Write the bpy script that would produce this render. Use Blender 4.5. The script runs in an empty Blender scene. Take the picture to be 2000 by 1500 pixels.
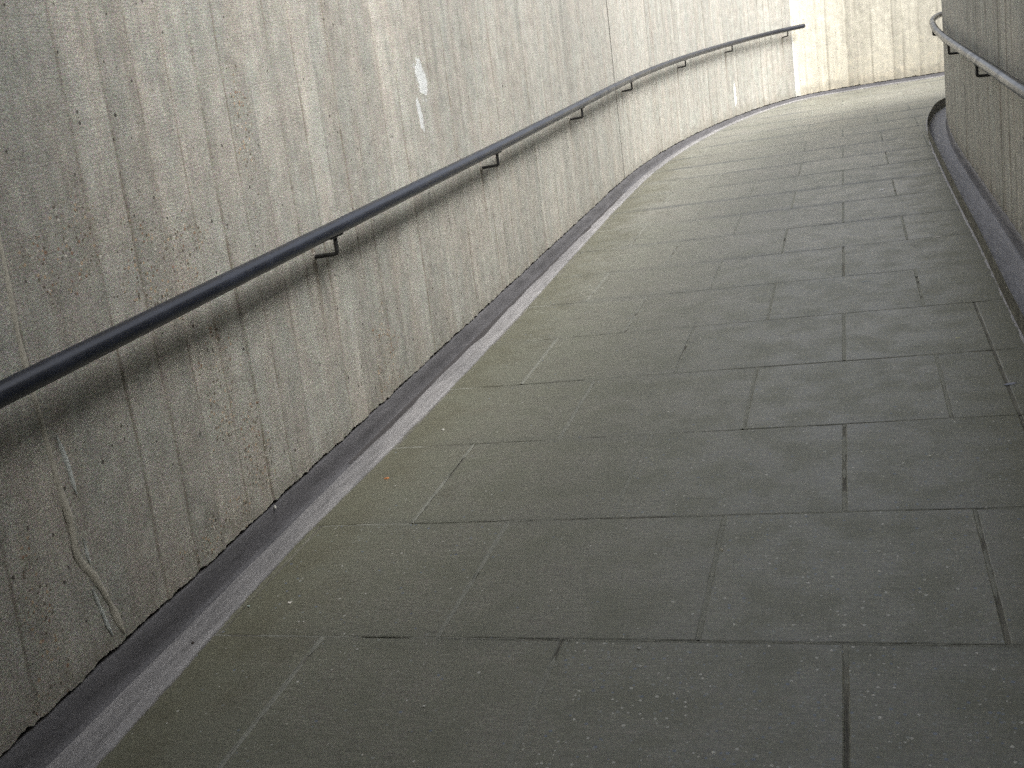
import bpy, bmesh, math, random
import numpy as np
from mathutils import Matrix, Vector
random.seed(7); rng = np.random.default_rng(7)
S = bpy.context.scene
COL = S.collection

# ------------------------------------------------------------------ camera
cam_d = bpy.data.cameras.new('camera'); cam = bpy.data.objects.new('camera', cam_d); COL.objects.link(cam)
CZ = 1.333
R = Matrix(((0.94339204, 0.057601, 0.32663984), (0.30638039, 0.22590212, -0.92471579), (-0.12705319, 0.97244555, 0.19546644)))
cam.matrix_world = Matrix.Translation((0, 0, CZ)) @ R.to_4x4()
cam_d.sensor_width = 36.0; cam_d.lens = 36.0; cam_d.clip_start = 0.02; cam_d.clip_end = 500
S.camera = cam
# ------------------------------------------------------------------ sky, sun, exposure
SUN_EL, SUN_AZ = 51.0, 108.0          # azimuth measured clockwise from +y
world = bpy.data.worlds.new('World'); S.world = world; world.use_nodes = True
wn = world.node_tree.nodes; wl = world.node_tree.links
bg = wn['Background']
sky = wn.new('ShaderNodeTexSky'); sky.sky_type = 'NISHITA'; sky.sun_disc = False
sky.sun_elevation = math.radians(SUN_EL); sky.sun_rotation = math.radians(SUN_AZ)
sky.air_density = 1.0; sky.dust_density = 4.0
hs = wn.new('ShaderNodeHueSaturation'); hs.inputs['Saturation'].default_value = 0.28
wl.new(sky.outputs[0], hs.inputs['Color']); wl.new(hs.outputs[0], bg.inputs[0])
bg.inputs[1].default_value = 0.135
sl = bpy.data.lights.new('sun', 'SUN'); sun = bpy.data.objects.new('sun', sl); COL.objects.link(sun)
sl.energy = 1.35; sl.angle = math.radians(24); sl.color = (1.0, 0.965, 0.91)
el, az = math.radians(SUN_EL), math.radians(SUN_AZ)
sd = Vector((math.sin(az) * math.cos(el), math.cos(az) * math.cos(el), math.sin(el)))
sun.rotation_euler = sd.to_track_quat('Z', 'Y').to_euler(); sun.location = (5, 0, 12)
S.view_settings.view_transform = 'Standard'; S.view_settings.look = 'None'
S.view_settings.gamma = 1; S.view_settings.exposure = 1.17
S.render.engine = 'CYCLES'; S.cycles.use_denoising = False

# ------------------------------------------------------------------ helpers
U0, V0, SU, SV = -.073, 2.105, .630, .5945   # slab lattice
GX, GY = 0.01163, 0.13448            # the ramp rises away from the camera
def fz(x, y): return GX * x + GY * y
def tag(o, label=None, cat=None, group=None, kind=None):
    if label: o['label'] = label
    if cat: o['category'] = cat
    if group: o['group'] = group
    if kind: o['kind'] = kind
    return o
def empty(name, loc):
    o = bpy.data.objects.new(name, None); o.location = loc; o.empty_display_size = 0.1; COL.objects.link(o); return o
def mesh_obj(name, V, F, mat, parent=None, smooth=True, uv=None, attrs=None):
    me = bpy.data.meshes.new(name)
    V = np.asarray(V, dtype=float)
    if parent is not None: V = V - np.array(parent.location)
    me.from_pydata(V.tolist(), [], F)
    if uv is not None:
        L = me.uv_layers.new(name='UVMap')
        idx = np.zeros(len(me.loops), dtype=np.int32); me.loops.foreach_get('vertex_index', idx)
        L.data.foreach_set('uv', np.asarray(uv, dtype=np.float32)[idx].ravel())
    for k, a in (attrs or {}).items():
        at = me.attributes.new(k, 'FLOAT', 'POINT'); at.data.foreach_set('value', np.asarray(a, dtype=np.float32))
    if smooth: me.polygons.foreach_set('use_smooth', [True] * len(me.polygons))
    me.materials.append(mat); me.update()
    o = bpy.data.objects.new(name, me); COL.objects.link(o)
    if parent is not None: o.parent = parent
    return o
def grid_faces(nu, nv, flip=False):
    F = []
    for i in range(nu - 1):
        for j in range(nv - 1):
            a = i * nv + j; q = (a, a + nv, a + nv + 1, a + 1)
            F.append(q[::-1] if flip else q)
    return F
def noise1(x, seed, scale=1.0):
    r = np.random.default_rng(seed); tb = r.uniform(-1, 1, 4096)
    x = np.asarray(x, dtype=float) * scale; i = np.floor(x).astype(int); f = x - i; f = f * f * (3 - 2 * f)
    return tb[i % 4096] * (1 - f) + tb[(i + 1) % 4096] * f
def noise2(x, y, seed, sx=1.0, sy=1.0):
    r = np.random.default_rng(seed); tb = r.uniform(-1, 1, (256, 256))
    x = np.asarray(x, float) * sx; y = np.asarray(y, float) * sy
    i = np.floor(x).astype(int); j = np.floor(y).astype(int); f = x - i; g = y - j
    f = f * f * (3 - 2 * f); g = g * g * (3 - 2 * g)
    t = lambda a, b: tb[a % 256, b % 256]
    return (t(i, j) * (1 - f) + t(i + 1, j) * f) * (1 - g) + (t(i, j + 1) * (1 - f) + t(i + 1, j + 1) * f) * g
class Path:                                    # smooth plan curve, sampled by arc length
    def __init__(s, pts):
        P = np.array(pts, float); out = []
        for k in range(len(P) - 1):
            p0 = P[max(k - 1, 0)]; p1 = P[k]; p2 = P[k + 1]; p3 = P[min(k + 2, len(P) - 1)]
            if k == 0: p0 = 2 * p1 - p2
            if k == len(P) - 2: p3 = 2 * p2 - p1
            # centripetal-like hermite with chord scaled tangents
            d = np.linalg.norm(p2 - p1); m1 = (p2 - p0) / np.linalg.norm(p2 - p0) * d; m2 = (p3 - p1) / np.linalg.norm(p3 - p1) * d
            for t in np.linspace(0, 1, 24, endpoint=False):
                h = (2*t**3 - 3*t**2 + 1, t**3 - 2*t**2 + t, -2*t**3 + 3*t**2, t**3 - t**2)
                out.append(h[0]*p1 + h[1]*m1 + h[2]*p2 + h[3]*m2)
        out.append(P[-1]); s.p = np.array(out)
        s.l = np.concatenate([[0], np.cumsum(np.linalg.norm(np.diff(s.p, axis=0), axis=1))])
    def at(s, l):
        l = np.asarray(l, float)
        return np.stack([np.interp(l, s.l, s.p[:, 0]), np.interp(l, s.l, s.p[:, 1])], -1)
    def normal(s, l, side):                    # side=+1: to the right of the direction of travel
        l = np.asarray(l, float)
        t = s.at(l + .12) - s.at(l - .12); t /= np.linalg.norm(t, axis=-1, keepdims=True) + 1e-9
        return np.stack([t[..., 1], -t[..., 0]], -1) * side
    def s_of(s, x, y): return s.l[np.argmin((s.p[:, 0] - x)**2 + (s.p[:, 1] - y)**2)]

# ------------------------------------------------------------------ node helpers
class NT:
    def __init__(s, name):
        s.m = bpy.data.materials.new(name); s.m.use_nodes = True; s.t = s.m.node_tree; s.n = s.t.nodes; s.l = s.t.links
        s.b = s.n['Principled BSDF']; s.out = s.n['Material Output']
    def put(s, sock, v):
        if hasattr(v, 'is_output') or isinstance(v, bpy.types.NodeSocket): s.l.new(v, sock)
        else:
            if isinstance(v, tuple) and len(v) == 3 and sock.type == 'RGBA': v = (*v, 1)
            sock.default_value = v
    def math(s, op, a, b=0.0, c=0.0, clamp=False):
        n = s.n.new('ShaderNodeMath'); n.operation = op; n.use_clamp = clamp
        s.put(n.inputs[0], a); s.put(n.inputs[1], b); s.put(n.inputs[2], c); return n.outputs[0]
    def mix(s, f, a, b, mode='MIX'):
        n = s.n.new('ShaderNodeMix'); n.data_type = 'RGBA'; n.blend_type = mode
        s.put(n.inputs[0], f); s.put(n.inputs[6], a); s.put(n.inputs[7], b); return n.outputs[2]
    def attr(s, k):
        n = s.n.new('ShaderNodeAttribute'); n.attribute_name = k; return n.outputs['Fac']
    def uv(s):
        n = s.n.new('ShaderNodeUVMap'); n.uv_map = 'UVMap'; return n.outputs[0]
    def obj(s):
        n = s.n.new('ShaderNodeTexCoord'); return n.outputs['Object']
    def sep(s, v):
        n = s.n.new('ShaderNodeSeparateXYZ'); s.put(n.inputs[0], v); return n.outputs[0], n.outputs[1], n.outputs[2]
    def mapv(s, v, sc=(1, 1, 1), loc=(0, 0, 0), rot=0):
        n = s.n.new('ShaderNodeMapping'); s.put(n.inputs[0], v); n.inputs['Scale'].default_value = sc
        n.inputs['Location'].default_value = loc; n.inputs['Rotation'].default_value = (0, 0, rot); return n.outputs[0]
    def noise(s, v, scale=1.0, detail=3.0, rough=.55, dist=0.0, col=False):
        n = s.n.new('ShaderNodeTexNoise'); s.put(n.inputs['Vector'], v); n.inputs['Scale'].default_value = scale
        n.inputs['Detail'].default_value = detail; n.inputs['Roughness'].default_value = rough; n.inputs['Distortion'].default_value = dist
        return n.outputs[1] if col else n.outputs[0]
    def vor(s, v, scale, rand=1.0):
        n = s.n.new('ShaderNodeTexVoronoi'); s.put(n.inputs['Vector'], v); n.inputs['Scale'].default_value = scale
        n.inputs['Randomness'].default_value = rand; return n.outputs['Distance'], n.outputs['Color']
    def rng(s, v, a, b, c=0.0, d=1.0, sm=True):
        n = s.n.new('ShaderNodeMapRange'); n.interpolation_type = 'SMOOTHSTEP' if sm else 'LINEAR'
        s.put(n.inputs[0], v); n.inputs[1].default_value = a; n.inputs[2].default_value = b
        n.inputs[3].default_value = c; n.inputs[4].default_value = d; return n.outputs[0]
    def bump(s, hgt, strength=.5, dist=.002, prev=None):
        n = s.n.new('ShaderNodeBump'); n.inputs['Strength'].default_value = strength; n.inputs['Distance'].default_value = dist
        s.put(n.inputs['Height'], hgt)
        if prev is not None: s.put(n.inputs['Normal'], prev)
        return n.outputs[0]
    def blob(s, u, v, uc, vc, ru, rv, nz, slant=0.0, amp=.5):   # soft-edged ragged ellipse mask in metres
        a = s.math('SUBTRACT', u, uc); b = s.math('SUBTRACT', v, vc)
        a = s.math('SUBTRACT', a, s.math('MULTIPLY', b, slant))
        a = s.math('DIVIDE', a, ru); b = s.math('DIVIDE', b, rv)
        d = s.math('SQRT', s.math('ADD', s.math('MULTIPLY', a, a), s.math('MULTIPLY', b, b)))
        d = s.math('ADD', d, s.math('MULTIPLY', s.math('SUBTRACT', nz, .5), amp))
        return s.rng(d, 1.05, .85)
    def done(s, col, rough=.8, normal=None, spec=.4, metal=0.0):
        s.put(s.b.inputs['Base Color'], col); s.put(s.b.inputs['Roughness'], rough)
        s.b.inputs['Specular IOR Level'].default_value = spec; s.b.inputs['Metallic'].default_value = metal
        if normal is not None: s.put(s.b.inputs['Normal'], normal)
        return s.m

# ------------------------------------------------------------------ plan curves
LWALL = Path([(-1.78, -4.0), (-1.78, 0), (-1.78, 4), (-1.78, 7), (-1.781, 8.45), (-1.762, 9.2), (-1.68, 10.2), (-1.54, 11.15), (-1.32, 12.1),
              (-1.02, 12.95), (-.60, 13.60), (-.16, 13.80), (.28, 13.84), (1.1, 13.84), (3, 13.84), (8, 13.84)])
RWALL = Path([(.70, -4.0), (.70, 0), (.70, 5), (.70, 8.0), (.728, 8.95), (.80, 9.95), (.93, 10.6), (1.22, 11.12), (1.8, 11.42), (3, 11.5), (8, 11.5)])
def sL(x, y): return float(LWALL.s_of(x, y))
def sR(x, y): return float(RWALL.s_of(x, y))
JOINT1 = sL(-1.785, 8.42)            # construction joints between the wall panels
JOINT2 = sL(-.62, 13.58)

# ------------------------------------------------------------------ materials
def wall_material(name, warm, left=True, lite=1.0):
    s = NT(name); uv = s.uv(); u, v, _ = s.sep(uv)
    tone = s.attr('tone'); groove = s.attr('groove')
    big = s.noise(s.mapv(uv, (1.3, .7, 1)), 1, 4)
    streak = s.noise(s.mapv(uv, (26, 1.1, 1)), 1, 5, .6)
    streak2 = s.noise(s.mapv(uv, (75, 2.0, 1), (3, 7, 0)), 1, 4, .6)
    mott = s.noise(uv, 13, 9, .74)
    fine = s.noise(uv, 130, 6, .7)
    grit = s.noise(uv, 420, 2, .6)
    hue = s.noise(s.mapv(uv, (9, 3, 1), (11, 2, 0)), 1, 5, .6)
    c = s.mix(s.rng(big, .3, .7), (.40, .385, .35), (.47, .445, .40))
    c = s.mix(s.rng(hue, .35, .7, 0, .55), c, (.40, .425, .395))        # faint green-grey algae film
    c = s.mix(s.rng(hue, .5, .2, 0, .28), c, (.45, .405, .36))          # faint rust-brown bloom
    if warm: c = s.mix(s.rng(hue, .3, .7, .75, .95), c, (.80, .755, .64)); c = s.mix(s.rng(s.math('ADD', mott, s.math('MULTIPLY', v, -.25)), .40, .56, 0, .4), c, (.70, .61, .47))
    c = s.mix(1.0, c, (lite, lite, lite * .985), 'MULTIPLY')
    # vertical runs and board tone
    k = s.math('MULTIPLY_ADD', s.math('SUBTRACT', streak, .5), .70, 1.0)
    k = s.math('MULTIPLY', k, s.math('MULTIPLY_ADD', s.math('SUBTRACT', streak2, .5), .22, 1.0))
    k = s.math('MULTIPLY', k, s.math('MULTIPLY_ADD', tone, .11, 1.0))
    k = s.math('MULTIPLY', k, s.math('MULTIPLY_ADD', s.math('SUBTRACT', mott, .5), 1.15, 1.0))
    k = s.math('MULTIPLY', k, s.math('MULTIPLY_ADD', s.math('SUBTRACT', fine, .5), 1.7, 1.0))
    k = s.math('MULTIPLY', k, s.math('MULTIPLY_ADD', s.math('SUBTRACT', grit, .5), .9, 1.0))
    kk = s.n.new('ShaderNodeCombineXYZ')
    for i in range(3): s.put(kk.inputs[i], k)
    c = s.mix(1.0, c, kk.outputs[0], 'MULTIPLY')
    speck = s.noise(uv, 230, 2, .5, col=True)
    c = s.mix(.30, c, speck, 'OVERLAY')
    # board joints: brown-black dirt in the groove
    gm = s.math('MULTIPLY', groove, s.rng(s.noise(s.mapv(uv, (8, 7, 1), (5, 1, 0)), 1, 3), .32, .62, .25, 1))
    c = s.mix(s.math('MULTIPLY', gm, .34 if warm else .74), c, s.mix(hue, (.085, .075, .06), (.17, .12, .07)))
    # blow holes
    d, dc = s.vor(s.mapv(uv, (1, .8, 1)), 44)
    cr, cg, cb = s.sep(dc)
    sel = s.rng(cr, .80, .82, 0, 1, False); rad = s.math('MULTIPLY', cg, .22)
    pit = s.math('MULTIPLY', s.math('LESS_THAN', d, rad), sel)
    honey = 0.0
    if left:
        nzp = s.noise(uv, 9, 5, .7)
        bl = [(2.50, .56, .10, .20, 0), (2.36, .93, .17, .16, 0), (2.62, .30, .07, .13, 0), (2.42, .17, .22, .055, 0), (1.68, .25, .05, .25, 0), (3.62, .27, .10, .16, 0), (2.86, 1.22, .05, .2, 0), (2.02, 1.05, .13, .10, 0)]
        for (a, b, ru, rv, sla) in bl:
            m = s.blob(u, v, 4.0 + a, b, ru, rv, nzp, sla, 4.5)
            honey = s.math('MAXIMUM', honey, m)
        d2, dc2 = s.vor(uv, 95); r2, g2, b2 = s.sep(dc2)
        stone = s.math('MULTIPLY', s.math('LESS_THAN', d2, s.math('MULTIPLY', g2, .5)), honey)
        sc = s.mix(s.rng(b2, .3, .8), (.14, .12, .095), (.48, .36, .25))
        sc = s.mix(s.math('GREATER_THAN', r2, .82), sc, (.62, .60, .54))
        sc = s.mix(s.math('LESS_THAN', r2, .14), sc, (.28, .165, .11))
        c = s.mix(s.math('MULTIPLY', stone, .85), c, sc)
        c = s.mix(s.math('MULTIPLY', honey, .10), c, (.20, .18, .13))
    c = s.mix(s.math('MULTIPLY', pit, .82), c, (.045, .04, .035))
    nz = s.noise(uv, 38, 4, .7)
    if left:
        # old white paint dabs, and pale mortar wiped down the far construction joint
        for (a, b, ru, rv, sla) in [(4.37, 1.245, .056, .085, -.3), (4.30, 1.10, .026, .075, -.2)]:
            c = s.mix(s.math('MULTIPLY', s.blob(u, v, 4.0 + a, b, ru, rv, nz, sla, 2.4), .62), c, (.70, .74, .76))
        c = s.mix(s.math('MULTIPLY', s.blob(u, v, sL(-1.23, 12.4), .29, .034, .14, nz, 0, 1.2), .85), c, (.88, .87, .83))
        wdt = s.math('MULTIPLY', s.math('SUBTRACT', .86, v), .105)
        dd = s.math('SUBTRACT', u, JOINT2 + .004)
        tri = s.math('MULTIPLY', s.math('LESS_THAN', s.math('ADD', dd, s.math('MULTIPLY', nz, .02)), s.math('ADD', wdt, .01)), s.math('GREATER_THAN', dd, 0))
        c = s.mix(s.math('MULTIPLY', tri, .8), c, (.78, .80, .78))
        tri2 = s.math('MULTIPLY', s.math('LESS_THAN', s.math('ABSOLUTE', s.math('SUBTRACT', u, sL(-1.05, 12.85))), s.math('MULTIPLY', s.math('SUBTRACT', .45, v), .16)), 1)
        c = s.mix(s.math('MULTIPLY', tri2, .18), c, (.66, .68, .66))
        # rust and dirt weeping below each bracket root
        for ss in BR_L:
            du = s.math('ABSOLUTE', s.math('ADD', s.math('SUBTRACT', u, ss), s.math('MULTIPLY', s.math('SUBTRACT', nz, .5), .03)))
            st = s.math('MULTIPLY', s.rng(du, .022, .003), s.math('MULTIPLY', s.rng(v, .35, .77), s.math('LESS_THAN', v, .785)))
            c = s.mix(s.math('MULTIPLY', st, .5), c, (.14, .095, .06))
    # damp, dirty foot of the wall
    foot = s.rng(s.math('ADD', v, s.math('MULTIPLY', s.math('SUBTRACT', mott, .5), .25)), .20, .06, 0, .32)
    c = s.mix(foot, c, (.17, .15, .11))
    grain = s.noise(s.mapv(uv, (14, 210, 1)), 1, 3, .6)
    hgt = s.math('ADD', s.math('MULTIPLY', grain, .45), s.math('MULTIPLY', fine, .7))
    hgt = s.math('ADD', hgt, s.math('MULTIPLY', mott, .8))
    hgt = s.math('SUBTRACT', hgt, s.math('MULTIPLY', pit, 1.5))
    if left: hgt = s.math('ADD', hgt, s.math('MULTIPLY', stone, .9))
    return s.done(c, .88, s.bump(hgt, .75, .0035), .25)

def paving_material():
    s = NT('brushed_concrete_slab'); uv = s.uv(); u, v, _ = s.sep(uv)
    tone = s.attr('tone'); agg = s.attr('agg')
    big = s.noise(uv, 1.1, 5, .6); mid = s.noise(uv, 6, 6, .65); fine = s.noise(uv, 90, 5, .7)
    brush = s.noise(s.mapv(uv, (11, 150, 1)), 1, 6, .72)
    smear = s.noise(s.mapv(uv, (1.6, 26, 1)), 1, 5, .62)
    grit = s.noise(uv, 330, 3, .65)
    c = s.mix(s.rng(big, .3, .7), (.222, .224, .186), (.262, .258, .224))
    c = s.mix(s.rng(mid, .45, .75, 0, .45), c, (.14, .15, .12))         # algae
    c = s.mix(s.rng(smear, .56, .78, 0, .5), c, (.33, .29, .26))         # pale scuffed streaks
    c = s.mix(s.rng(smear, .44, .25, 0, .45), c, (.105, .105, .10))
    k = s.math('MULTIPLY_ADD', tone, .07, 1.0)
    for n_, a_ in ((mid, 1.2), (fine, 2.1), (brush, 2.1), (grit, 1.9)):
        k = s.math('MULTIPLY', k, s.math('MULTIPLY_ADD', s.math('SUBTRACT', n_, .5), a_, 1.0))
    kk = s.n.new('ShaderNodeCombineXYZ')
    for i in range(3): s.put(kk.inputs[i], k)
    c = s.mix(1.0, c, kk.outputs[0], 'MULTIPLY')
    c = s.mix(.22, c, s.noise(uv, 210, 2, .5, col=True), 'OVERLAY')
    c = s.mix(s.math('MULTIPLY', s.rng(v, 7.5, 3.0), s.rng(mid, .3, .65, .25, .75)), c, (.165, .170, .125))   # the lower, damper slabs are greener
    fr = s.math('FRACT', s.math('DIVIDE', s.math('SUBTRACT', v, V0), SV))
    jd = s.math('MINIMUM', fr, s.math('SUBTRACT', 1.0, fr))
    jb = s.math('MULTIPLY', s.rng(s.math('ADD', jd, s.math('MULTIPLY', s.math('SUBTRACT', mid, .5), .12)), .13, .02), s.rng(v, 4.5, 7.0, .12, .6))
    jb = s.math('MULTIPLY', jb, s.rng(s.noise(s.mapv(uv, (1.2, 3, 1), (4, 4, 0)), 1, 2), .35, .6))
    c = s.mix(jb, c, (.095, .105, .112))                                    # damp held along the cross joints
    # moss creeping in from both edges
    edge = s.math('MAXIMUM', s.math('MULTIPLY', s.rng(s.math('ADD', u, s.math('MULTIPLY', s.math('SUBTRACT', mid, .5), .9)), -1.28, -1.68), s.rng(v, 11.5, 9)), s.math('MULTIPLY', s.rng(s.math('ADD', u, s.math('MULTIPLY', s.math('SUBTRACT', mid, .5), .8)), .15, .58), s.rng(v, 10.8, 9.2)))
    c = s.mix(s.math('MULTIPLY', edge, .55), c, s.mix(fine, (.10, .10, .055), (.155, .148, .095)))
    # exposed aggregate flecks
    d, dc = s.vor(s.mapv(uv, (1, 1, 1)), 75); r_, g_, b_ = s.sep(dc)
    dens = s.math('ADD', s.math('MULTIPLY', agg, .85), s.rng(mid, .45, .75, 0.04, .16))
    fl = s.math('MULTIPLY', s.math('LESS_THAN', d, s.math('MULTIPLY_ADD', g_, .26, .06)), s.math('LESS_THAN', r_, dens))
    fc = s.mix(s.rng(b_, .2, .8), (.27, .29, .28), (.60, .60, .55))
    fc = s.mix(s.math('GREATER_THAN', b_, .9), fc, (.16, .20, .27))
    c = s.mix(s.math('MULTIPLY', fl, .8), c, fc)
    hgt = s.math('ADD', s.math('MULTIPLY', brush, .9), s.math('ADD', fine, s.math('MULTIPLY', grit, .5)))
    rough = s.rng(mid, .3, .7, .36, .54)
    return s.done(c, rough, s.bump(hgt, .45, .0015, ), .5)

def mortar_material():
    s = NT('pale_joint_mortar'); uv = s.obj()
    n1 = s.noise(uv, 9, 5, .7); n2 = s.noise(uv, 160, 4, .7)
    c = s.mix(s.rng(n1, .40, .62), (.17, .165, .145), (.28, .275, .235))
    c = s.mix(s.rng(n2, .3, .7, 0, .5), c, (.10, .095, .075))
    return s.done(c, .9, s.bump(n2, .6, .002), .2)

def asphalt_material(name, a, b):
    s = NT(name); uv = s.obj()
    n1 = s.noise(s.mapv(uv, (5, 1.2, 3)), 1, 5, .65); n2 = s.noise(uv, 150, 5, .75); n3 = s.noise(s.mapv(uv, (60, 5, 30)), 1, 4, .6)
    c = s.mix(s.rng(n1, .3, .7), a, b)
    k = s.math('MULTIPLY', s.math('MULTIPLY_ADD', s.math('SUBTRACT', n2, .5), 1.1, 1.0), s.math('MULTIPLY_ADD', s.math('SUBTRACT', n3, .5), 1.1, 1.0))
    kk = s.n.new('ShaderNodeCombineXYZ')
    for i in range(3): s.put(kk.inputs[i], k)
    c = s.mix(1.0, c, kk.outputs[0], 'MULTIPLY')
    return s.done(c, s.rng(n1, .3, .7, .5, .7), s.bump(s.math('ADD', n2, s.math('MULTIPLY', n3, .8)), .5, .003), .45)

def paint_material(name, col, rough, chips=True):
    s = NT(name); p = s.obj()
    n1 = s.noise(p, 7, 5, .6); n2 = s.noise(p, 90, 4, .7)
    c = s.mix(s.rng(n1, .35, .7), col, tuple(x * 1.5 + .004 for x in col))
    if chips: c = s.mix(s.rng(n2, .70, .76, 0, .5), c, (.16, .15, .15))
    return s.done(c, s.rng(n1, .3, .7, rough - .06, rough + .08), s.bump(n2, .15, .0008), .55)
def plain(name, col, rough=.8, sc=120):
    s = NT(name); p = s.obj(); n = s.noise(p, sc, 4, .7)
    return s.done(s.mix(s.rng(n, .3, .7), tuple(x * .7 for x in col), col), rough, s.bump(n, .5, .001), .3)

BR_L = [sL(-1.78, y) for y in (3.244, 5.02, 6.84, 8.66)] + [sL(-1.60, 10.72), sL(-1.29, 12.22), sL(-.72, 13.45)]
M_LW = wall_material('dimmed_board_marked_concrete', False, lite=.85)  # near panel: dimmer light low on the ramp put into a darker albedo
M_MW = wall_material('lit_board_marked_concrete', False, lite=1.0)  # same concrete kept lighter, standing in for brighter light up the ramp
M_FW = wall_material('warm_board_marked_concrete', True)
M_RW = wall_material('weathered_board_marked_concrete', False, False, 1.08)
M_POINT = plain('pale_pointing', (.33, .335, .29), .85, 90); M_PAVE = paving_material(); M_MORT = mortar_material()
M_ASPH = asphalt_material('shaded_mastic_asphalt', (.082, .081, .088), (.118, .116, .124))  # upstand: shade on the upright face put into a darker asphalt colour
M_STRIP = asphalt_material('pale_asphalt_fillet', (.235, .232, .236), (.335, .328, .330))  # level part of the asphalt, toned lighter than the shaded upright
M_DARK = plain('dark_gutter_strip', (.075, .07, .07), .6)
M_RAIL = paint_material('navy_black_rail_paint', (.008, .011, .021), .30)
M_BRK = paint_material('black_bracket_paint', (.012, .012, .013), .45)
M_LEAK = plain('hardened_mortar_run', (.50, .48, .41), .8)
M_LIME = plain('white_lime_bloom', (.62, .66, .64), .9)

# ------------------------------------------------------------------ setting: ground and paving
def sheet(name, x0, x1, y0, y1, dz, mat, nx=2, ny=2):
    xs = np.linspace(x0, x1, nx); ys = np.linspace(y0, y1, ny); X, Y = np.meshgrid(xs, ys, indexing='ij')
    V = np.stack([X.ravel(), Y.ravel(), fz(X, Y).ravel() + dz], -1)
    return mesh_obj(name, V, grid_faces(nx, ny, False), mat, uv=V[:, :2])
tag(sheet('ground', -150, 150, -100, 200, -.30, plain('packed_earth', (.16, .14, .10), .95, 3)), kind='structure')

# right edge of the slabs / asphalt channel
REDGE_PTS = [(.545, -4), (.545, 4.3), (.555, 5.3), (.558, 6.5), (.567, 7.6), (.578, 8.6), (.598, 9.3), (.68, 10.07), (.83, 10.8), (1.15, 11.27), (1.8, 11.42)]
RE = Path(REDGE_PTS)
def xr(y): return np.interp(y, RE.p[:, 1], RE.p[:, 0], right=7.9) if np.ndim(y) else (7.9 if y > 11.30 else float(np.interp(y, RE.p[:, 1], RE.p[:, 0])))
def make_paving():
    V = []; F = []; tone = []; agg = []
    def slab(xa, xb, ya, yb, kidx):
        if xb - xa < .03: return
        t = rng.uniform(-1, 1); dz = rng.uniform(-.0006, .0006); tx = rng.uniform(-.0012, .0012); ty = rng.uniform(-.0018, .0018)
        ag = AGG.get(kidx, 0.0 if rng.random() < .8 else .25)
        cx, cy = (xa + xb) / 2, (ya + yb) / 2
        n = max(2, int((xb - xa) / .03)); m = max(2, int((yb - ya) / .03))
        ring = []
        for i in range(n): ring.append((xa + (xb - xa) * i / n, ya))
        for i in range(m): ring.append((xb, ya + (yb - ya) * i / m))
        for i in range(n): ring.append((xb - (xb - xa) * i / n, yb))
        for i in range(m): ring.append((xa, yb - (yb - ya) * i / m))
        base = len(V)
        for lev, (ins, dep) in enumerate([(.0, -.030), (.0, -.0045), (.0016, -.0012), (.0045, 0), ]):
            for (x, y) in ring:
                jx = (rng.uniform(-1, 1) * .0012 if lev < 2 else rng.uniform(-1, 1) * .0006)
                x_ = x + (ins if x < cx else -ins) * min(1, abs(x - cx) / ((xb - xa) / 2) * 1.0)
                y_ = y + (ins if y < cy else -ins)
                if abs(x - xa) > 1e-6 and abs(x - xb) > 1e-6: x_ = x
                if abs(y - ya) > 1e-6 and abs(y - yb) > 1e-6: y_ = y
                x_ += jx; y_ += rng.uniform(-1, 1) * .0009
                x_ = min(x_, xr(y_) - ins)
                V.append((x_, y_, fz(x_, y_) + dep + dz + (x_ - cx) * tx + (y_ - cy) * ty)); tone.append(t); agg.append(ag)
        N = len(ring)
        for lev in range(3):
            a = base + lev * N; b = a + N
            for i in range(N):
                j = (i + 1) % N; F.append((a + i, a + j, b + j, b + i))
        F.append(tuple(range(base + 3 * N, base + 4 * N)))
    AGG = {(-1, 0): .9, (-1, 1): .75, (0, 0): .55, (-2, 0): .9, (-2, 1): .9, (1, 1): .45, (1, 0): .3, (0, 1): .12, (-1, -1): .12}
    for r in range(-9, 21):
        y0 = V0 + r * SV; y1 = y0 + SV; off = .5 if r % 2 == 0 else 0.0
        for c in range(-3, 14):
            xa = U0 + (c - 1 + off) * SU; xb = xa + SU
            if xb < -1.80 or y1 > 13.95 and y0 > 13.95: continue
            g = .0018; gx = .0032
            x0_, x1_ = max(xa + gx, -1.80), xb - gx
            ya, yb = y0 + g, min(y1 - g, 14.0)
            lim = max(xr(ya), xr(yb))
            if x0_ > lim - .03: continue
            x1_ = min(x1_, lim)
            if r < 4 and x0_ < .43 < x1_:
                slab(x0_, .427, ya, yb, (r, c)); slab(.433, x1_, ya, yb, (r, c))
            else: slab(x0_, x1_, ya, yb, (r, c))
    V = np.array(V)
    o = mesh_obj('paving', V, F, M_PAVE, smooth=False, uv=V[:, :2], attrs={'tone': tone, 'agg': agg})
    tag(o, kind='structure')
make_paving()
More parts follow.
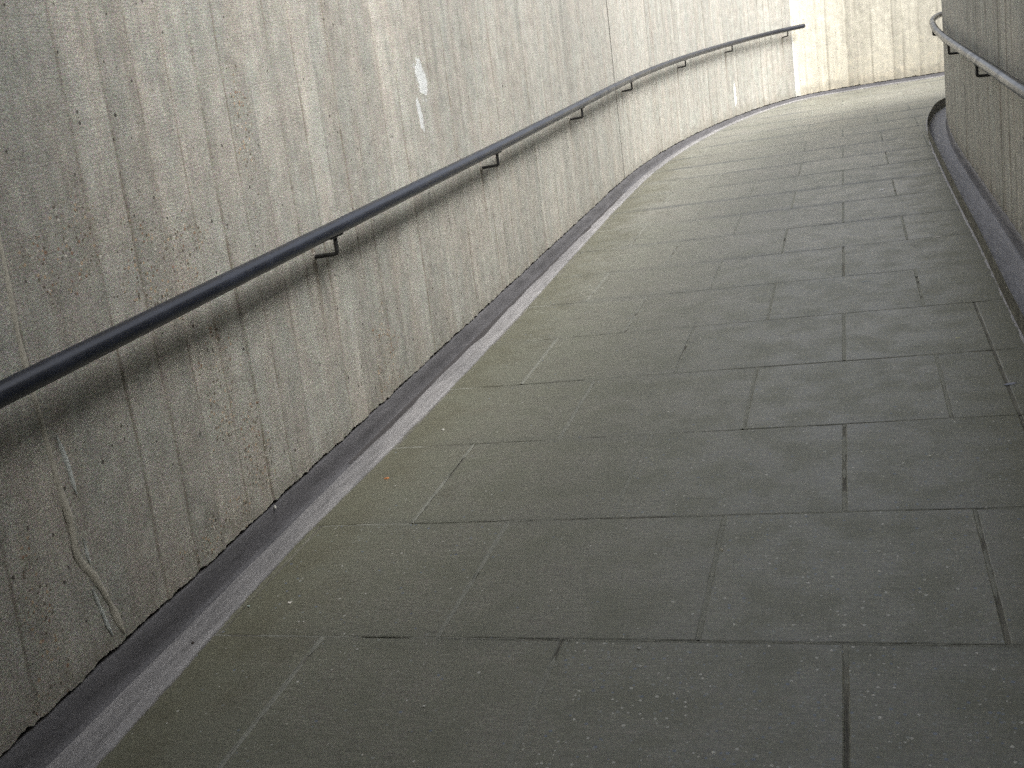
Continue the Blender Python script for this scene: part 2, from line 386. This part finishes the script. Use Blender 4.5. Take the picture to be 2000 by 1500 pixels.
def make_pointing():   # ragged pale mortar pointing smeared over the long joints, thinner over the cross joints
    V = []; F = []; tn = []; ag = []
    def rib(p0, p1, hw, seed, keep, dx):
        L = math.hypot(p1[0] - p0[0], p1[1] - p0[1]); n = max(3, int(L / .008)); t = np.linspace(0, 1, n); l = t * L
        ux, uy = (p1[0] - p0[0]) / L, (p1[1] - p0[1]) / L
        pres = np.clip((noise1(l, seed, 7) + .5 * noise1(l, seed + 1, 22) + keep) * 2.2, 0, 1)
        a = -hw * (1 + .35 * noise1(l, seed + 2, 40) + .2 * noise1(l, seed + 3, 100)) * pres + dx
        b = hw * (1 + .35 * noise1(l, seed + 4, 40) + .2 * noise1(l, seed + 5, 100)) * pres + dx
        h = (.0015 + .0006 * noise1(l, seed + 6, 30)) * pres - .0035 * (1 - pres)
        base = len(V)
        for i in range(n):
            cx, cy = p0[0] + ux * l[i], p0[1] + uy * l[i]
            for o_, hh in ((a[i], -.0015), (a[i] * .55 + b[i] * .45 + .0, h[i]), (b[i], -.0015)):
                x = min(cx - uy * o_, xr(cy) - .001); y = cy + ux * o_
                V.append((x, y, fz(x, y) + hh)); tn.append(0); ag.append(0)
        for i in range(n - 1):
            for j in range(2): q = base + i * 3 + j; F.append((q + 3, q, q + 1, q + 4))
    k = 500
    for r in range(-3, 20):
        y0 = V0 + r * SV; off = .5 if r % 2 == 0 else 0.0
        if y0 > 13.3: break
        for c in range(-3, 8):
            x = U0 + (c + off) * SU; k += 10
            if x < -1.6 or x > min(xr(y0 + .05), xr(y0 + SV - .05)) - .02: continue
            rib((x, y0 + .003), (x, y0 + SV - .003), rng.uniform(.0055, .0085), k, rng.uniform(.5, 1.3) if not (r == -1 and c == 0) else -.35, rng.uniform(-.002, .002))
        k += 10
        rib((-1.72, y0), (min(xr(y0), 4.0), y0), .0040, k, rng.uniform(-.1, .6), rng.uniform(-.001, .001))
    V = np.array(V)
    tag(mesh_obj('joint_pointing', V, F, M_POINT, smooth=True, uv=V[:, :2]), kind='structure')
def make_mortar():   # filler under and between the slabs, its level wandering so that joints open and close
    V = []; F = []
    ys = np.concatenate([np.linspace(-4, 1.2, 60), np.arange(1.21, 7.0, .02), np.arange(7.0, 14.0, .05)])
    xs = np.concatenate([np.arange(-1.80, .9, .025), np.linspace(.95, 7.9, 60)])
    X, Y = np.meshgrid(xs, ys, indexing='ij')
    Z = fz(X, Y) - .0016 + .0042 * noise2(X, Y, 3, 4, 4) + .0016 * noise2(X, Y, 4, 22, 22)
    Z = np.minimum(Z, fz(X, Y) - .0018)
    XR = xr(Y.ravel()).reshape(X.shape) - .004; X = np.minimum(X, XR)
    Vv = np.stack([X.ravel(), Y.ravel(), Z.ravel()], -1)
    tag(mesh_obj('joint_bed', Vv, grid_faces(len(xs), len(ys), False), M_MORT, uv=Vv[:, :2]), kind='structure')
make_mortar(); make_pointing()

# ------------------------------------------------------------------ walls
L_Y = [1.44, 1.62, 1.812, 2.107, 2.251, 2.387, 2.533, 2.67, 2.80, 2.951, 3.10, 3.256, 3.39, 3.522, 3.66, 3.798, 3.93, 4.097, 4.29, 4.47, 4.69, 4.83, 4.963, 5.10, 5.238, 5.38, 5.518,
       5.66, 5.807, 5.99, 6.17, 6.349, 6.62, 6.76, 6.921, 7.10, 7.258, 7.45, 7.64, 7.80, 7.98, 8.15]
def wall_panel(name, path, side, s0, s1, mat, parent, joints, seed, step, foot, top=3.62, thick=.28, label=None, proud=0.0):
    s = np.arange(s0, s1, step); s = np.append(s, s1)
    foot_s = foot(s) if callable(foot) else np.full_like(s, foot)
    nrow = 62; t = np.concatenate([[0, .002, .007], np.linspace(.016, 1, nrow - 3)])
    Sg, Tg = np.meshgrid(s, t, indexing='ij')
    FT = foot_s[:, None] + .0035 * noise1(s, seed + 1, 45)[:, None] + .003 * noise1(s, seed + 2, 12)[:, None] + .0022 * noise1(s, seed + 9, 140)[:, None]
    zb = fz(*path.at(s).T); topW = top - zb            # the coping is level while the ramp climbs
    W = FT + (topW[:, None] - FT) * Tg
    J = np.array(sorted(joints)); r = np.random.default_rng(seed)
    nb = len(J) + 1; off = r.uniform(-.0022, .0022, nb + 1); tn = r.uniform(-1, 1, nb + 1)
    wob = .006 * noise2(W, Sg * 0 + 3.3, seed + 5, 2.2, 1) + .0025 * noise2(W, Sg * 0 + 9.1, seed + 6, 9, 1)
    Sq = Sg + wob
    bi = np.searchsorted(J, Sq)
    disp = off[bi]; tone = tn[bi] * .75 + .45 * noise2(Sg, W, seed + 8, 6, .8)
    groove = np.zeros_like(Sq)
    wd = max(.0030, step * .85)
    if len(J):
        near = np.clip(np.searchsorted(J, Sq), 1, len(J) - 1) if len(J) > 1 else np.zeros_like(bi)
        for q in (0, -1):
            jj = np.clip(near + q, 0, len(J) - 1); dist = np.abs(Sq - J[jj])
            amp = .68 + .65 * noise2(W, jj * 1.7, seed + 4, 3.0, 1.0); amp = np.clip(amp + r.uniform(-.25, .25, nb + 1)[jj], .05, 1)
            groove = np.maximum(groove, amp * np.clip(1 - dist / (wd * 2.0), 0, 1))
    disp = disp + .0012 * noise2(Sg, W, seed + 7, 3, 3) + .0008 * noise2(Sg, W, seed + 12, 30, 14) - .0035 * groove
    P = path.at(s); Nn = path.normal(s, side)
    X = P[:, 0][:, None] + Nn[:, 0][:, None] * (disp + proud); Y = P[:, 1][:, None] + Nn[:, 1][:, None] * (disp + proud)
    Z = fz(P[:, 0], P[:, 1])[:, None] + W
    V = [np.stack([X.ravel(), Y.ravel(), Z.ravel()], -1)]; UV = [np.stack([Sg.ravel(), W.ravel()], -1)]
    nS, nT = len(s), len(t); F = grid_faces(nS, nT, side < 0)
    tone = list(tone.ravel()); groove = list(groove.ravel())
    # back, top and underside as three strips
    B = P - Nn * thick
    z0 = fz(P[:, 0], P[:, 1]); ft = FT[:, 0]
    def addstrip(a, b, ua, ub):
        base = sum(len(v) for v in V)
        V.append(np.concatenate([a, b])); UV.append(np.concatenate([ua, ub])); tone.extend([0.0] * 2 * nS); groove.extend([0.0] * 2 * nS)
        for i in range(nS - 1): F.append((base + i, base + i + 1, base + nS + i + 1, base + nS + i))
    fr = P + Nn * (proud - .001)
    def p3(p, w): return np.column_stack([p[:, 0], p[:, 1], z0 + w])
    top_a = topW; top = 3.0
    U_ = lambda w: np.column_stack([s, np.zeros_like(s) + w])
    rec = P - Nn * .035
    addstrip(p3(fr, top_a), p3(B, top_a), U_(top), U_(top + thick))
    addstrip(p3(B, top_a), p3(B, -.29), U_(top), U_(-.3))
    addstrip(p3(fr, ft), p3(rec, ft), U_(0), U_(-.03))
    addstrip(p3(rec, ft), p3(rec, -.29), U_(0), U_(-.3))
    # end caps
    for i in (0, nS - 1):
        base = sum(len(v) for v in V); q = np.array([[*fr[i], z0[i] + ft[i]], [*fr[i], z0[i] + top_a[i]], [*B[i], z0[i] + top_a[i]], [*B[i], z0[i] + ft[i]]])
        V.append(q); UV.append(np.array([[s[i], 0], [s[i], top], [s[i] + thick, top], [s[i] + thick, 0]])); tone.extend([0] * 4); groove.extend([0] * 4); F.append((base, base + 1, base + 2, base + 3))
    o = mesh_obj(name, np.concatenate(V), F, mat, parent, smooth=True, uv=np.concatenate(UV), attrs={'tone': tone, 'groove': groove})
    if label: o['label'] = label
    return o
def rand_joints(a, b, lo, hi, seed):
    r = random.Random(seed); out = []; x = a + r.uniform(lo, hi)
    while x < b - .03: out.append(x); x += r.uniform(lo, hi)
    return out
FOOT_L = lambda s: np.interp(s, [0, sL(-1.78, 8.6), sL(-1.6, 10.8), sL(-1.05, 12.9), 99], [.100, .098, .070, .048, .04])
lw = tag(empty('concrete_wall', (-1.92, 4, fz(-1.9, 4))), 'long curving board-marked grey concrete wall on the left, carrying the dark handrail that ends at the top', 'wall')
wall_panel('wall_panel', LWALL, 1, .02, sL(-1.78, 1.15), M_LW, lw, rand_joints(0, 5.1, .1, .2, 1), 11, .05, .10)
wall_panel('wall_panel', LWALL, 1, sL(-1.78, 1.15) + .001, JOINT1 - .003, M_LW, lw, [4.0 + y for y in L_Y], 21, .0038, .10, label='grey near panel, toned darker for shade, with honeycombed patches and white paint dabs')
wall_panel('wall_panel', LWALL, 1, JOINT1 + .003, JOINT2 - .004, M_MW, lw, rand_joints(JOINT1, JOINT2, .09, .24, 5), 31, .006, FOOT_L, label='middle panel between the two construction joints, toned lighter for the light there', proud=.003)
fw = tag(empty('concrete_wall', (.5, 14.0, fz(.5, 14))), 'warm cream concrete wall across the top of the ramp, behind the end of the left handrail', 'wall')
wall_panel('wall_panel', LWALL, 1, JOINT2 + .004, sL(7.9, 13.84), M_FW, fw, rand_joints(JOINT2, 26, .10, .26, 9), 41, .010, FOOT_L, proud=-.004)
rw = tag(empty('concrete_wall', (.85, 5, fz(.85, 5))), 'grey ribbed concrete wall on the right, bending out of sight round the corner', 'wall')
wall_panel('wall_panel', RWALL, -1, .02, sR(.70, 3.9), M_RW, rw, rand_joints(0, 7.9, .1, .2, 2), 51, .03, .085)
wall_panel('wall_panel', RWALL, -1, sR(.70, 3.9) + .001, sR(1.22, 11.12), M_RW, rw, rand_joints(7.9, 16, .045, .13, 6), 61, .006, .085)
wall_panel('wall_panel', RWALL, -1, sR(1.22, 11.12) + .001, sR(7.9, 11.5), M_RW, rw, rand_joints(15, 23, .1, .2, 7), 71, .04, .085)

# hardened mortar run down the near wall (a child of the wall)
def ribbon(name, pts, halfw, hgt, mat, parent, seed=0):     # pts: (y, w); raised bead on the straight left wall
    P = Path(pts); L = np.arange(0, P.l[-1], .006); C = P.at(L); n = P.normal(L, 1)
    hw = halfw * (1 + .25 * noise1(L, seed, 18) + .15 * noise1(L, seed + 1, 60)) * np.clip(np.minimum(L, P.l[-1] - L) / .04 + .15, 0, 1)
    prof = [(-1, 0), (-.8, .55), (-.3, 1), (.35, .95), (.8, .5), (1, 0)]; V = []
    for i in range(len(L)):
        for a, b in prof:
            y = C[i, 0] + n[i, 0] * a * hw[i]; w = C[i, 1] + n[i, 1] * a * hw[i]
            V.append((-1.7815 + b * hgt * (1 + .2 * noise1(L[i], seed + 2, 30)), y, fz(-1.78, y) + w))
    return mesh_obj(name, V, grid_faces(len(L), len(prof), True), mat, parent)
ribbon('mortar_run', [(1.800, 1.30), (1.806, 1.085), (1.80, .892), (1.808, .74), (1.820, .55), (1.832, .447), (1.829, .371), (1.868, .295), (1.896, .22), (1.925, .112)], .0095, .0042, M_LEAK, lw, 3)
ribbon('lime_streak', [(1.846, .66), (1.862, .575), (1.868, .50)], .0062, .004, M_LIME, lw, 5)
ribbon('lime_streak', [(1.858, .40), (1.862, .33), (1.853, .36)][:2], .0045, .004, M_LIME, lw, 8)
ribbon('lime_streak', [(1.852, .275), (1.868, .20), (1.885, .13)], .005, .004, M_LIME, lw, 9)

# ------------------------------------------------------------------ unseen bridge added over the lower ramp to shade the near walls
fb = tag(empty('shade_bridge', (-.5, -2, 3.3)), 'unseen concrete bridge added above and behind the viewpoint to shade the lower ramp', 'shade blocker')
def box_part(name, x0, x1, y0, y1, z0, z1, mat, parent, bev=.02):
    bm = bmesh.new(); bmesh.ops.create_cube(bm, size=1)
    for v in bm.verts: v.co = Vector(((x0 + x1) / 2 + v.co.x * (x1 - x0), (y0 + y1) / 2 + v.co.y * (y1 - y0), (z0 + z1) / 2 + v.co.z * (z1 - z0))) - Vector(parent.location)
    bmesh.ops.bevel(bm, geom=bm.edges[:], offset=bev, segments=2, affect='EDGES')
    me = bpy.data.meshes.new(name); bm.to_mesh(me); bm.free(); me.materials.append(mat)
    o = bpy.data.objects.new(name, me); COL.objects.link(o); o.parent = parent; return o
M_SHADE_BRIDGE = plain('shade_bridge_concrete', (.22, .215, .20), .9, 20)
BY0, BY1, BZ = -9.0, 1.25, 4.4
box_part('shade_slab', -4.5, 4.0, BY0, BY1, BZ, BZ + .35, M_SHADE_BRIDGE, fb)
for yy in (BY0 + .1, BY1 - .1): box_part('shade_parapet', -4.5, 4.0, yy - .08, yy + .08, BZ + .353, BZ + .8, M_SHADE_BRIDGE, fb)
for xx in (-2.4, 1.3): box_part('shade_pier', xx - .25, xx + .25, BY0 + .3, BY1 - .5, -1.6, BZ - .003, M_SHADE_BRIDGE, fb)

# ------------------------------------------------------------------ asphalt gutters
def strip_mesh(name, path, side, s0, s1, step, prof, mat, parent, seed, rag=None, dy=0):
    """prof(s) -> list of (offset from wall face, height) arrays"""
    s = np.append(np.arange(s0, s1, step), s1); P = path.at(s); N_ = path.normal(s, side); pr = prof(s); V = []
    cols = []
    for (o_, w_) in pr:
        x = P[:, 0] + N_[:, 0] * o_; y = P[:, 1] + N_[:, 1] * o_
        cols.append(np.column_stack([x, y, fz(x, y) + w_]))
    V = np.stack(cols, 1).reshape(-1, 3)
    return mesh_obj(name, V, grid_faces(len(s), len(pr), side < 0), mat, parent)
LY = np.array([1.2, 1.6, 1.9, 2.2, 2.6, 3.35, 4.2, 5.1, 5.8, 6.4, 7.4, 8.3, 9.7, 11.0, 12.2, 13.3, 30]) + 4
LWD = np.array([.145, .142, .135, .12, .108, .128, .133, .125, .115, .105, .088, .092, .09, .085, .08, .075, .07])
def left_w(s): return np.interp(s, LY, LWD) + .0025 * noise1(s, 91, 4) + .0020 * noise1(s, 92, 28) + .0024 * noise1(s, 93, 90) * (noise1(s, 94, 2) > 0)
def up_h(s): return FOOT_L(s) - .009
def prof_up(s):
    z = np.zeros_like(s); hh = up_h(s) + .0022 * noise1(s, 95, 20)
    return [(z - .034, hh), (z - .006, hh), (z + .001, hh - .006), (z + .004 + .0015 * noise1(s, 96, 3), hh * .5), (z + .009, z + .018), (z + .016, z + .0085), (z + .022, z + .006)]
def prof_bed(s):
    w = left_w(s); z = np.zeros_like(s); b = .0022 * noise1(s, 97, 8)
    return [(z + .014, z + .004), (z + .03, z + .0072 + b * .3), (w * .45, z + .0085 + b), (w * .75, z + .0100 + .0012 * noise1(s, 98, 25)), (w - .010, z + .0095), (w - .002, z + .0070), (w, z + .001), (w, z - .012)]
gl = tag(empty('gutter', (-1.72, 4, fz(-1.72, 4))), 'purple-grey asphalt gutter with upstand along the foot of the left wall', 'gutter')
a0, a1 = sL(-1.78, .6), sL(7.8, 13.84)
strip_mesh('upstand', LWALL, 1, a0, a1, .02, prof_up, M_ASPH, gl, 1)
strip_mesh('fillet', LWALL, 1, a0, a1, .008, prof_bed, M_STRIP, gl, 2)
# dark strip along the angle of the gutter, with a wandering edge
def prof_dark(s):
    e = np.clip(np.minimum((s - 7.15) * 2.2, (12.2 - s) * 1.5), 0, 1)
    o1 = .019 + .019 * e * np.clip(.5 + .7 * noise1(s, 101, 4.3) + .35 * noise1(s, 102, 13), .02, 1.3)
    z = np.zeros_like(s)
    return [(z + .008, z + .016), (z + .018, z + .0105), ((o1 + .018) / 2, z + .0096), (o1, z + .0092), (o1 + .0015, z + .0055)]
strip_mesh('dark_strip', LWALL, 1, 7.15, 12.3, .01, prof_dark, M_DARK, gl, 3)
# right gutter
gr = tag(empty('gutter', (.62, 5, fz(.62, 5))), 'grey asphalt gutter along the foot of the right wall, its end rounding the corner', 'gutter')
b0, b1 = sR(.70, 1.0), sR(1.9, 11.43)
def prof_upr(s):
    z = np.zeros_like(s); hh = z + .078 + .002 * noise1(s, 111, 20)
    return [(z - .034, hh), (z - .004, hh), (z + .002, hh - .006), (z + .004, hh * .5), (z + .006, z + .012), (z + .014, z + .000), (z + .03, z - .006)]
def right_w(s):
    P = RWALL.at(s); return np.interp(s, [0, 8.3, 9.3, 10.5, 11.6, 12.6, 13.3, 14.1, 14.8, 15.5, 16.5], [.153, .153, .143, .14, .134, .134, .142, .165, .20, .20, .16])
def prof_bedr(s):
    dg = np.interp(s, [0, 12.6, 13.2, 14.8, 15.5], [.005, .006, .018, .018, .006])
    w = right_w(s); z = np.zeros_like(s); b = .002 * noise1(s, 112, 9); r_ = .004 * noise1(s, 113, 14) + .003 * noise1(s, 114, 50)
    return [(z + .010, z + .004), (z + .018, z + .0025), (z + .05, z - .001 + b * .6), (w * .6, z - .001 + b * .6), (w - .022 + r_, z - .0005), (w - .019 + r_, z - dg), (w - .013 + r_, z - dg), (w - .011 + r_, z + .0015), (w + .002 + r_, z + .0040), (w + .012 + r_, z + .0022), (w + .013 + r_, z - .01)]
strip_mesh('upstand', RWALL, -1, b0, b1, .02, prof_upr, asphalt_material('asphalt_upstand', (.18, .176, .186), (.25, .244, .254)), gr, 1)
strip_mesh('fillet', RWALL, -1, b0, b1, .01, prof_bedr, asphalt_material('asphalt_channel', (.27, .266, .278), (.37, .362, .372)), gr, 2)
sheet_under = None

# ------------------------------------------------------------------ handrails
def tube_verts(C, rad, nseg=20, jitter=0):
    C = np.array(C, float); n = len(C); V = []
    up = np.array([0, 0, 1.0])
    for i in range(n):
        t = C[min(i + 1, n - 1)] - C[max(i - 1, 0)]; t /= np.linalg.norm(t)
        a = np.cross(t, up)
        if np.linalg.norm(a) < 1e-3: a = np.cross(t, np.array([0, 1.0, 0]))
        a /= np.linalg.norm(a); b = np.cross(a, t)
        r_ = rad[i] if hasattr(rad, '__len__') else rad
        for k in range(nseg):
            th = 2 * math.pi * k / nseg; V.append(C[i] + r_ * (math.cos(th) * a + math.sin(th) * b))
    F = []
    for i in range(n - 1):
        for k in range(nseg):
            k2 = (k + 1) % nseg; F.append((i * nseg + k, i * nseg + k2, (i + 1) * nseg + k2, (i + 1) * nseg + k))
    return V, F
def capped_tube(name, C, rad, mat, parent, nseg=20):
    C = [np.array(c, float) for c in C]
    t0 = C[0] - C[1]; t0 /= np.linalg.norm(t0); t1 = C[-1] - C[-2]; t1 /= np.linalg.norm(t1)
    CC = [C[0] + t0 * rad * .35] + C + [C[-1] + t1 * rad * .35]
    rr = [rad * .72] + [rad] * len(C) + [rad * .72]
    V, F = tube_verts(CC, rr, nseg); n = len(CC)
    F.append(tuple(range(nseg))[::-1]); F.append(tuple((n - 1) * nseg + k for k in range(nseg)))
    return mesh_obj(name, V, F, mat, parent)
def smooth_poly(pts, it=2):
    P = [np.array(p, float) for p in pts]
    for _ in range(it):
        Q = [P[0]]
        for a, b in zip(P[:-1], P[1:]): Q += [a * .75 + b * .25, a * .25 + b * .75]
        Q.append(P[-1]); P = Q
    return P
def rail_curve(path, side, s0, s1, off, hfun, step=.04):
    s = np.append(np.arange(s0, s1, step), s1); P = path.at(s); N_ = path.normal(s, side)
    x = P[:, 0] + N_[:, 0] * off; y = P[:, 1] + N_[:, 1] * off
    for _ in range(60): x[1:-1] = (x[:-2] + x[2:] + 2 * x[1:-1]) / 4; y[1:-1] = (y[:-2] + y[2:] + 2 * y[1:-1]) / 4
    return np.column_stack([x, y, fz(x, y) + hfun(s)])
def bracket(path, side, s, off, hr, parent):
    P = path.at(s); N_ = path.normal(s, side); z0 = fz(P[0], P[1]); T = np.array([-N_[1], N_[0]]) * side
    P0 = lambda o_, w, t=0.0: np.array([P[0] + N_[0] * o_ + T[0] * t, P[1] + N_[1] * o_ + T[1] * t, z0 + w])
    wr = hr - .086; e = .001 * random.uniform(-1, 1)
    pts = [P0(-.02, wr - .002), P0(.022, wr), P0(off - .02 + e, wr + .001), P0(off, wr + .004), P0(off, wr + .020), P0(off, hr - .024)]
    br = capped_tube('bracket', smooth_poly(pts, 3), .0078, M_BRK, parent, 10)
    # saddle plate welded under the tube
    bm = bmesh.new(); sl_ = GY * T[1] + GX * T[0]
    for t in (-.042, .042):
        for o_, w in ((-.013, -.0275), (.013, -.0275), (.013, -.0235), (-.013, -.0235)):
            v = P0(off + o_, hr + w + t * sl_, t) - np.array(parent.location); bm.verts.new(v)
    bm.verts.ensure_lookup_table(); v = bm.verts
    for q in ((0, 1, 2, 3), (7, 6, 5, 4), (0, 4, 5, 1), (1, 5, 6, 2), (2, 6, 7, 3), (3, 7, 4, 0)): bm.faces.new([v[i] for i in q])
    bmesh.ops.recalc_face_normals(bm, faces=bm.faces)
    me = bpy.data.meshes.new('saddle_plate'); bm.to_mesh(me); bm.free(); me.materials.append(M_BRK)
    o = bpy.data.objects.new('saddle_plate', me); COL.objects.link(o); o.parent = br
    # broken mortar collar where the arm enters the wall
    bm = bmesh.new(); bmesh.ops.create_icosphere(bm, subdivisions=3, radius=1)
    c = P0(.001, wr) - np.array(parent.location)
    for vv in bm.verts:
        d = vv.co.copy(); k = 1 + .25 * random.uniform(-1, 1)
        vv.co = Vector((c[0] + N_[0] * d.x * .007 + T[0] * d.y * .013 * k, c[1] + N_[1] * d.x * .007 + T[1] * d.y * .013 * k, c[2] + d.z * .018 * k))
    me = bpy.data.meshes.new('mortar_collar'); bm.to_mesh(me); bm.free(); me.materials.append(M_COL)
    o = bpy.data.objects.new('mortar_collar', me); COL.objects.link(o); o.parent = br
M_COL = plain('broken_mortar', (.50, .47, .42), .95)
OFF = .093
hL = lambda s: np.interp(s, [0, 5.6, 9, 12, 14.5, 17, 99], [.832, .834, .838, .856, .862, .862, .862])
rl = tag(empty('handrail', (-1.69, 4, fz(-1.69, 4) + .83)), 'long dark tubular handrail climbing the left wall, ending in open air at the top', 'handrail')
send = sL(-.52, 13.66)
rc = rail_curve(LWALL, 1, sL(-1.78, .3), send, OFF, hL)
capped_tube('rail', rc, .0262, M_RAIL, rl, 28)
for sb in BR_L: bracket(LWALL, 1, sb, OFF, float(hL(sb)), rl)
rr_ = tag(empty('handrail', (.62, 5, fz(.62, 5) + .83)), 'dark tubular handrail on the right wall, hooking round the corner', 'handrail')
hR = lambda s: np.interp(s, [0, 8.5, 11.5, 13, 15, 99], [.80, .81, .835, .855, .86, .86])
rc = rail_curve(RWALL, -1, sR(.70, 1.5), sR(2.2, 11.45), .08, hR)
capped_tube('rail', rc, .0235, M_RAIL, rr_, 28)
for y in (5.84, 7.42, 9.15):
    sb = sR(.70 if y < 8 else .742, y); bracket(RWALL, -1, sb, .08, float(hR(sb)), rr_)

# ------------------------------------------------------------------ litter and chips on the paving
def chip(name, label, cat, x, y, sx, sy, h, col, rot=0, seed=0, lift=.0, rough=.6):
    r = random.Random(seed); bm = bmesh.new(); n = 9; zc = fz(x, y) + lift
    ring = []
    for k in range(n):
        th = 2 * math.pi * k / n; q = 1 + r.uniform(-.3, .3)
        ring.append((math.cos(th) * sx * q, math.sin(th) * sy * q))
    def P(a, b, c):
        X = a * math.cos(rot) - b * math.sin(rot); Y = a * math.sin(rot) + b * math.cos(rot)
        return (X, Y, fz(X, Y) - fz(0, 0) + c)
    lo = [bm.verts.new(P(a, b, 0)) for a, b in ring]; mi = [bm.verts.new(P(a * .95, b * .95, h * r.uniform(.5, .75))) for a, b in ring]
    hi = [bm.verts.new(P(a * .6, b * .6, h * r.uniform(.85, 1.15))) for a, b in ring]
    for A_, B_ in ((lo, mi), (mi, hi)):
        for k in range(n): bm.faces.new((A_[k], A_[(k + 1) % n], B_[(k + 1) % n], B_[k]))
    bm.faces.new(hi); bm.faces.new(lo[::-1])
    me = bpy.data.meshes.new(name); bm.to_mesh(me); bm.free()
    me.materials.append(plain(name + '_surface', col, rough, 300))
    o = bpy.data.objects.new(name, me); o.location = (x, y, zc); COL.objects.link(o)
    return tag(o, label, cat, 'small litter and chips lying on the ramp')
W_ = (.75, .74, .68)
chip('pebble', 'white oval pebble on the slab nearest the lower end of the left gutter', 'pebble', -1.514, 2.256, .0070, .0050, .004, (.85, .82, .74), .1, 1)
chip('stone_chip', 'orange-brown chip lying beside the left gutter', 'chip', -1.565, 3.03, .0080, .0055, .004, (.72, .30, .12), .2, 2)
chip('stone_chip', 'small white chip on the slab above the orange-brown chip', 'chip', -1.512, 3.441, .0070, .0060, .004, W_, 0, 3)
chip('feather', 'bright white scrap halfway up the ramp, left of the right gutter', 'litter', .167, 7.101, .024, .012, .006, (.92, .92, .90), .1, 4)
chip('mortar_chip', 'white sliver lodged under the foot of the left wall', 'chip', -1.772, 2.655, .003, .010, .005, (.80, .80, .74), .6, 5, .086)
chip('leaf', 'pale bluish leaf flat on the paving at the right edge of the photo', 'leaf', .436, 3.55, .020, .0085, .002, (.40, .42, .50), .2, 6)
chip('stone_chip', 'cream chip beside the slab joint in the lower middle', 'chip', -.376, 2.506, .0050, .0055, .004, (.66, .62, .50), .5, 7)
chip('leaf', 'yellowish leaf fragment left of the metal drain lip', 'leaf', .329, 4.049, .011, .006, .002, (.55, .54, .36), .4, 8)
chip('stone_chip', 'white speck on the middle of the ramp above the long dark joint', 'chip', -.403, 4.243, .0062, .0050, .003, W_, 0, 9)
chip('leaf', 'pale leaf scrap on the joint beside the moss of the right gutter', 'leaf', .386, 5.659, .018, .010, .003, (.66, .64, .60), 0, 10)
chip('stone_chip', 'tiny bright grain on the speckled slab at the bottom middle', 'chip', -.516, 2.073, .0035, .0032, .003, (.9, .9, .86), 0, 11)
chip('stone_chip', 'small white fleck alone on the smooth slab at the bottom left', 'chip', -.952, 1.847, .0045, .0030, .002, W_, .2, 12)
chip('dirt_crumb', 'dark crumb on the pale fillet of the left gutter', 'crumb', -1.685, 2.047, .0045, .0040, .005, (.05, .04, .035), 0, 13, .009)
chip('leaf', 'small pale crescent leaf right of the dotted middle joint', 'leaf', .02, 4.95, .020, .007, .002, (.42, .46, .48), .2, 15)
chip('stone_chip', 'round white grain on the right side of the ramp between two faint joints', 'chip', .159, 3.025, .0042, .0042, .003, (.85, .84, .76), .2, 14)
chip('stone_chip', 'mint-white grain touching the edge of the left gutter near the oval pebble', 'chip', -1.632, 2.236, .0045, .0032, .003, (.55, .66, .58), .4, 16, .002)
def drain_lip():
    e = empty('drain_outlet', (.575, 4.16, fz(.575, 4.16))); tag(e, 'shiny metal drain lip set at the edge of the right gutter', 'drain')
    C = [np.array([.575 + .024 * math.cos(t), 4.16 + .010 * math.sin(t), fz(.575, 4.16) + .008]) for t in np.linspace(math.pi * .95, math.pi * 2.05, 14)]
    capped_tube('rim', C, .0035, plainm('galvanised_rim', (.75, .74, .70), .3), e, 10)
    C = [np.array([.575 + t, 4.166, fz(.575, 4.16) + .004]) for t in np.linspace(-.02, .024, 5)]
    capped_tube('throat', C, .0052, plain('black_throat', (.02, .02, .02), .8), e, 8)
def plainm(name, col, rough):
    m = plain(name, col, rough); m.node_tree.nodes['Principled BSDF'].inputs['Metallic'].default_value = 1; return m
drain_lip()
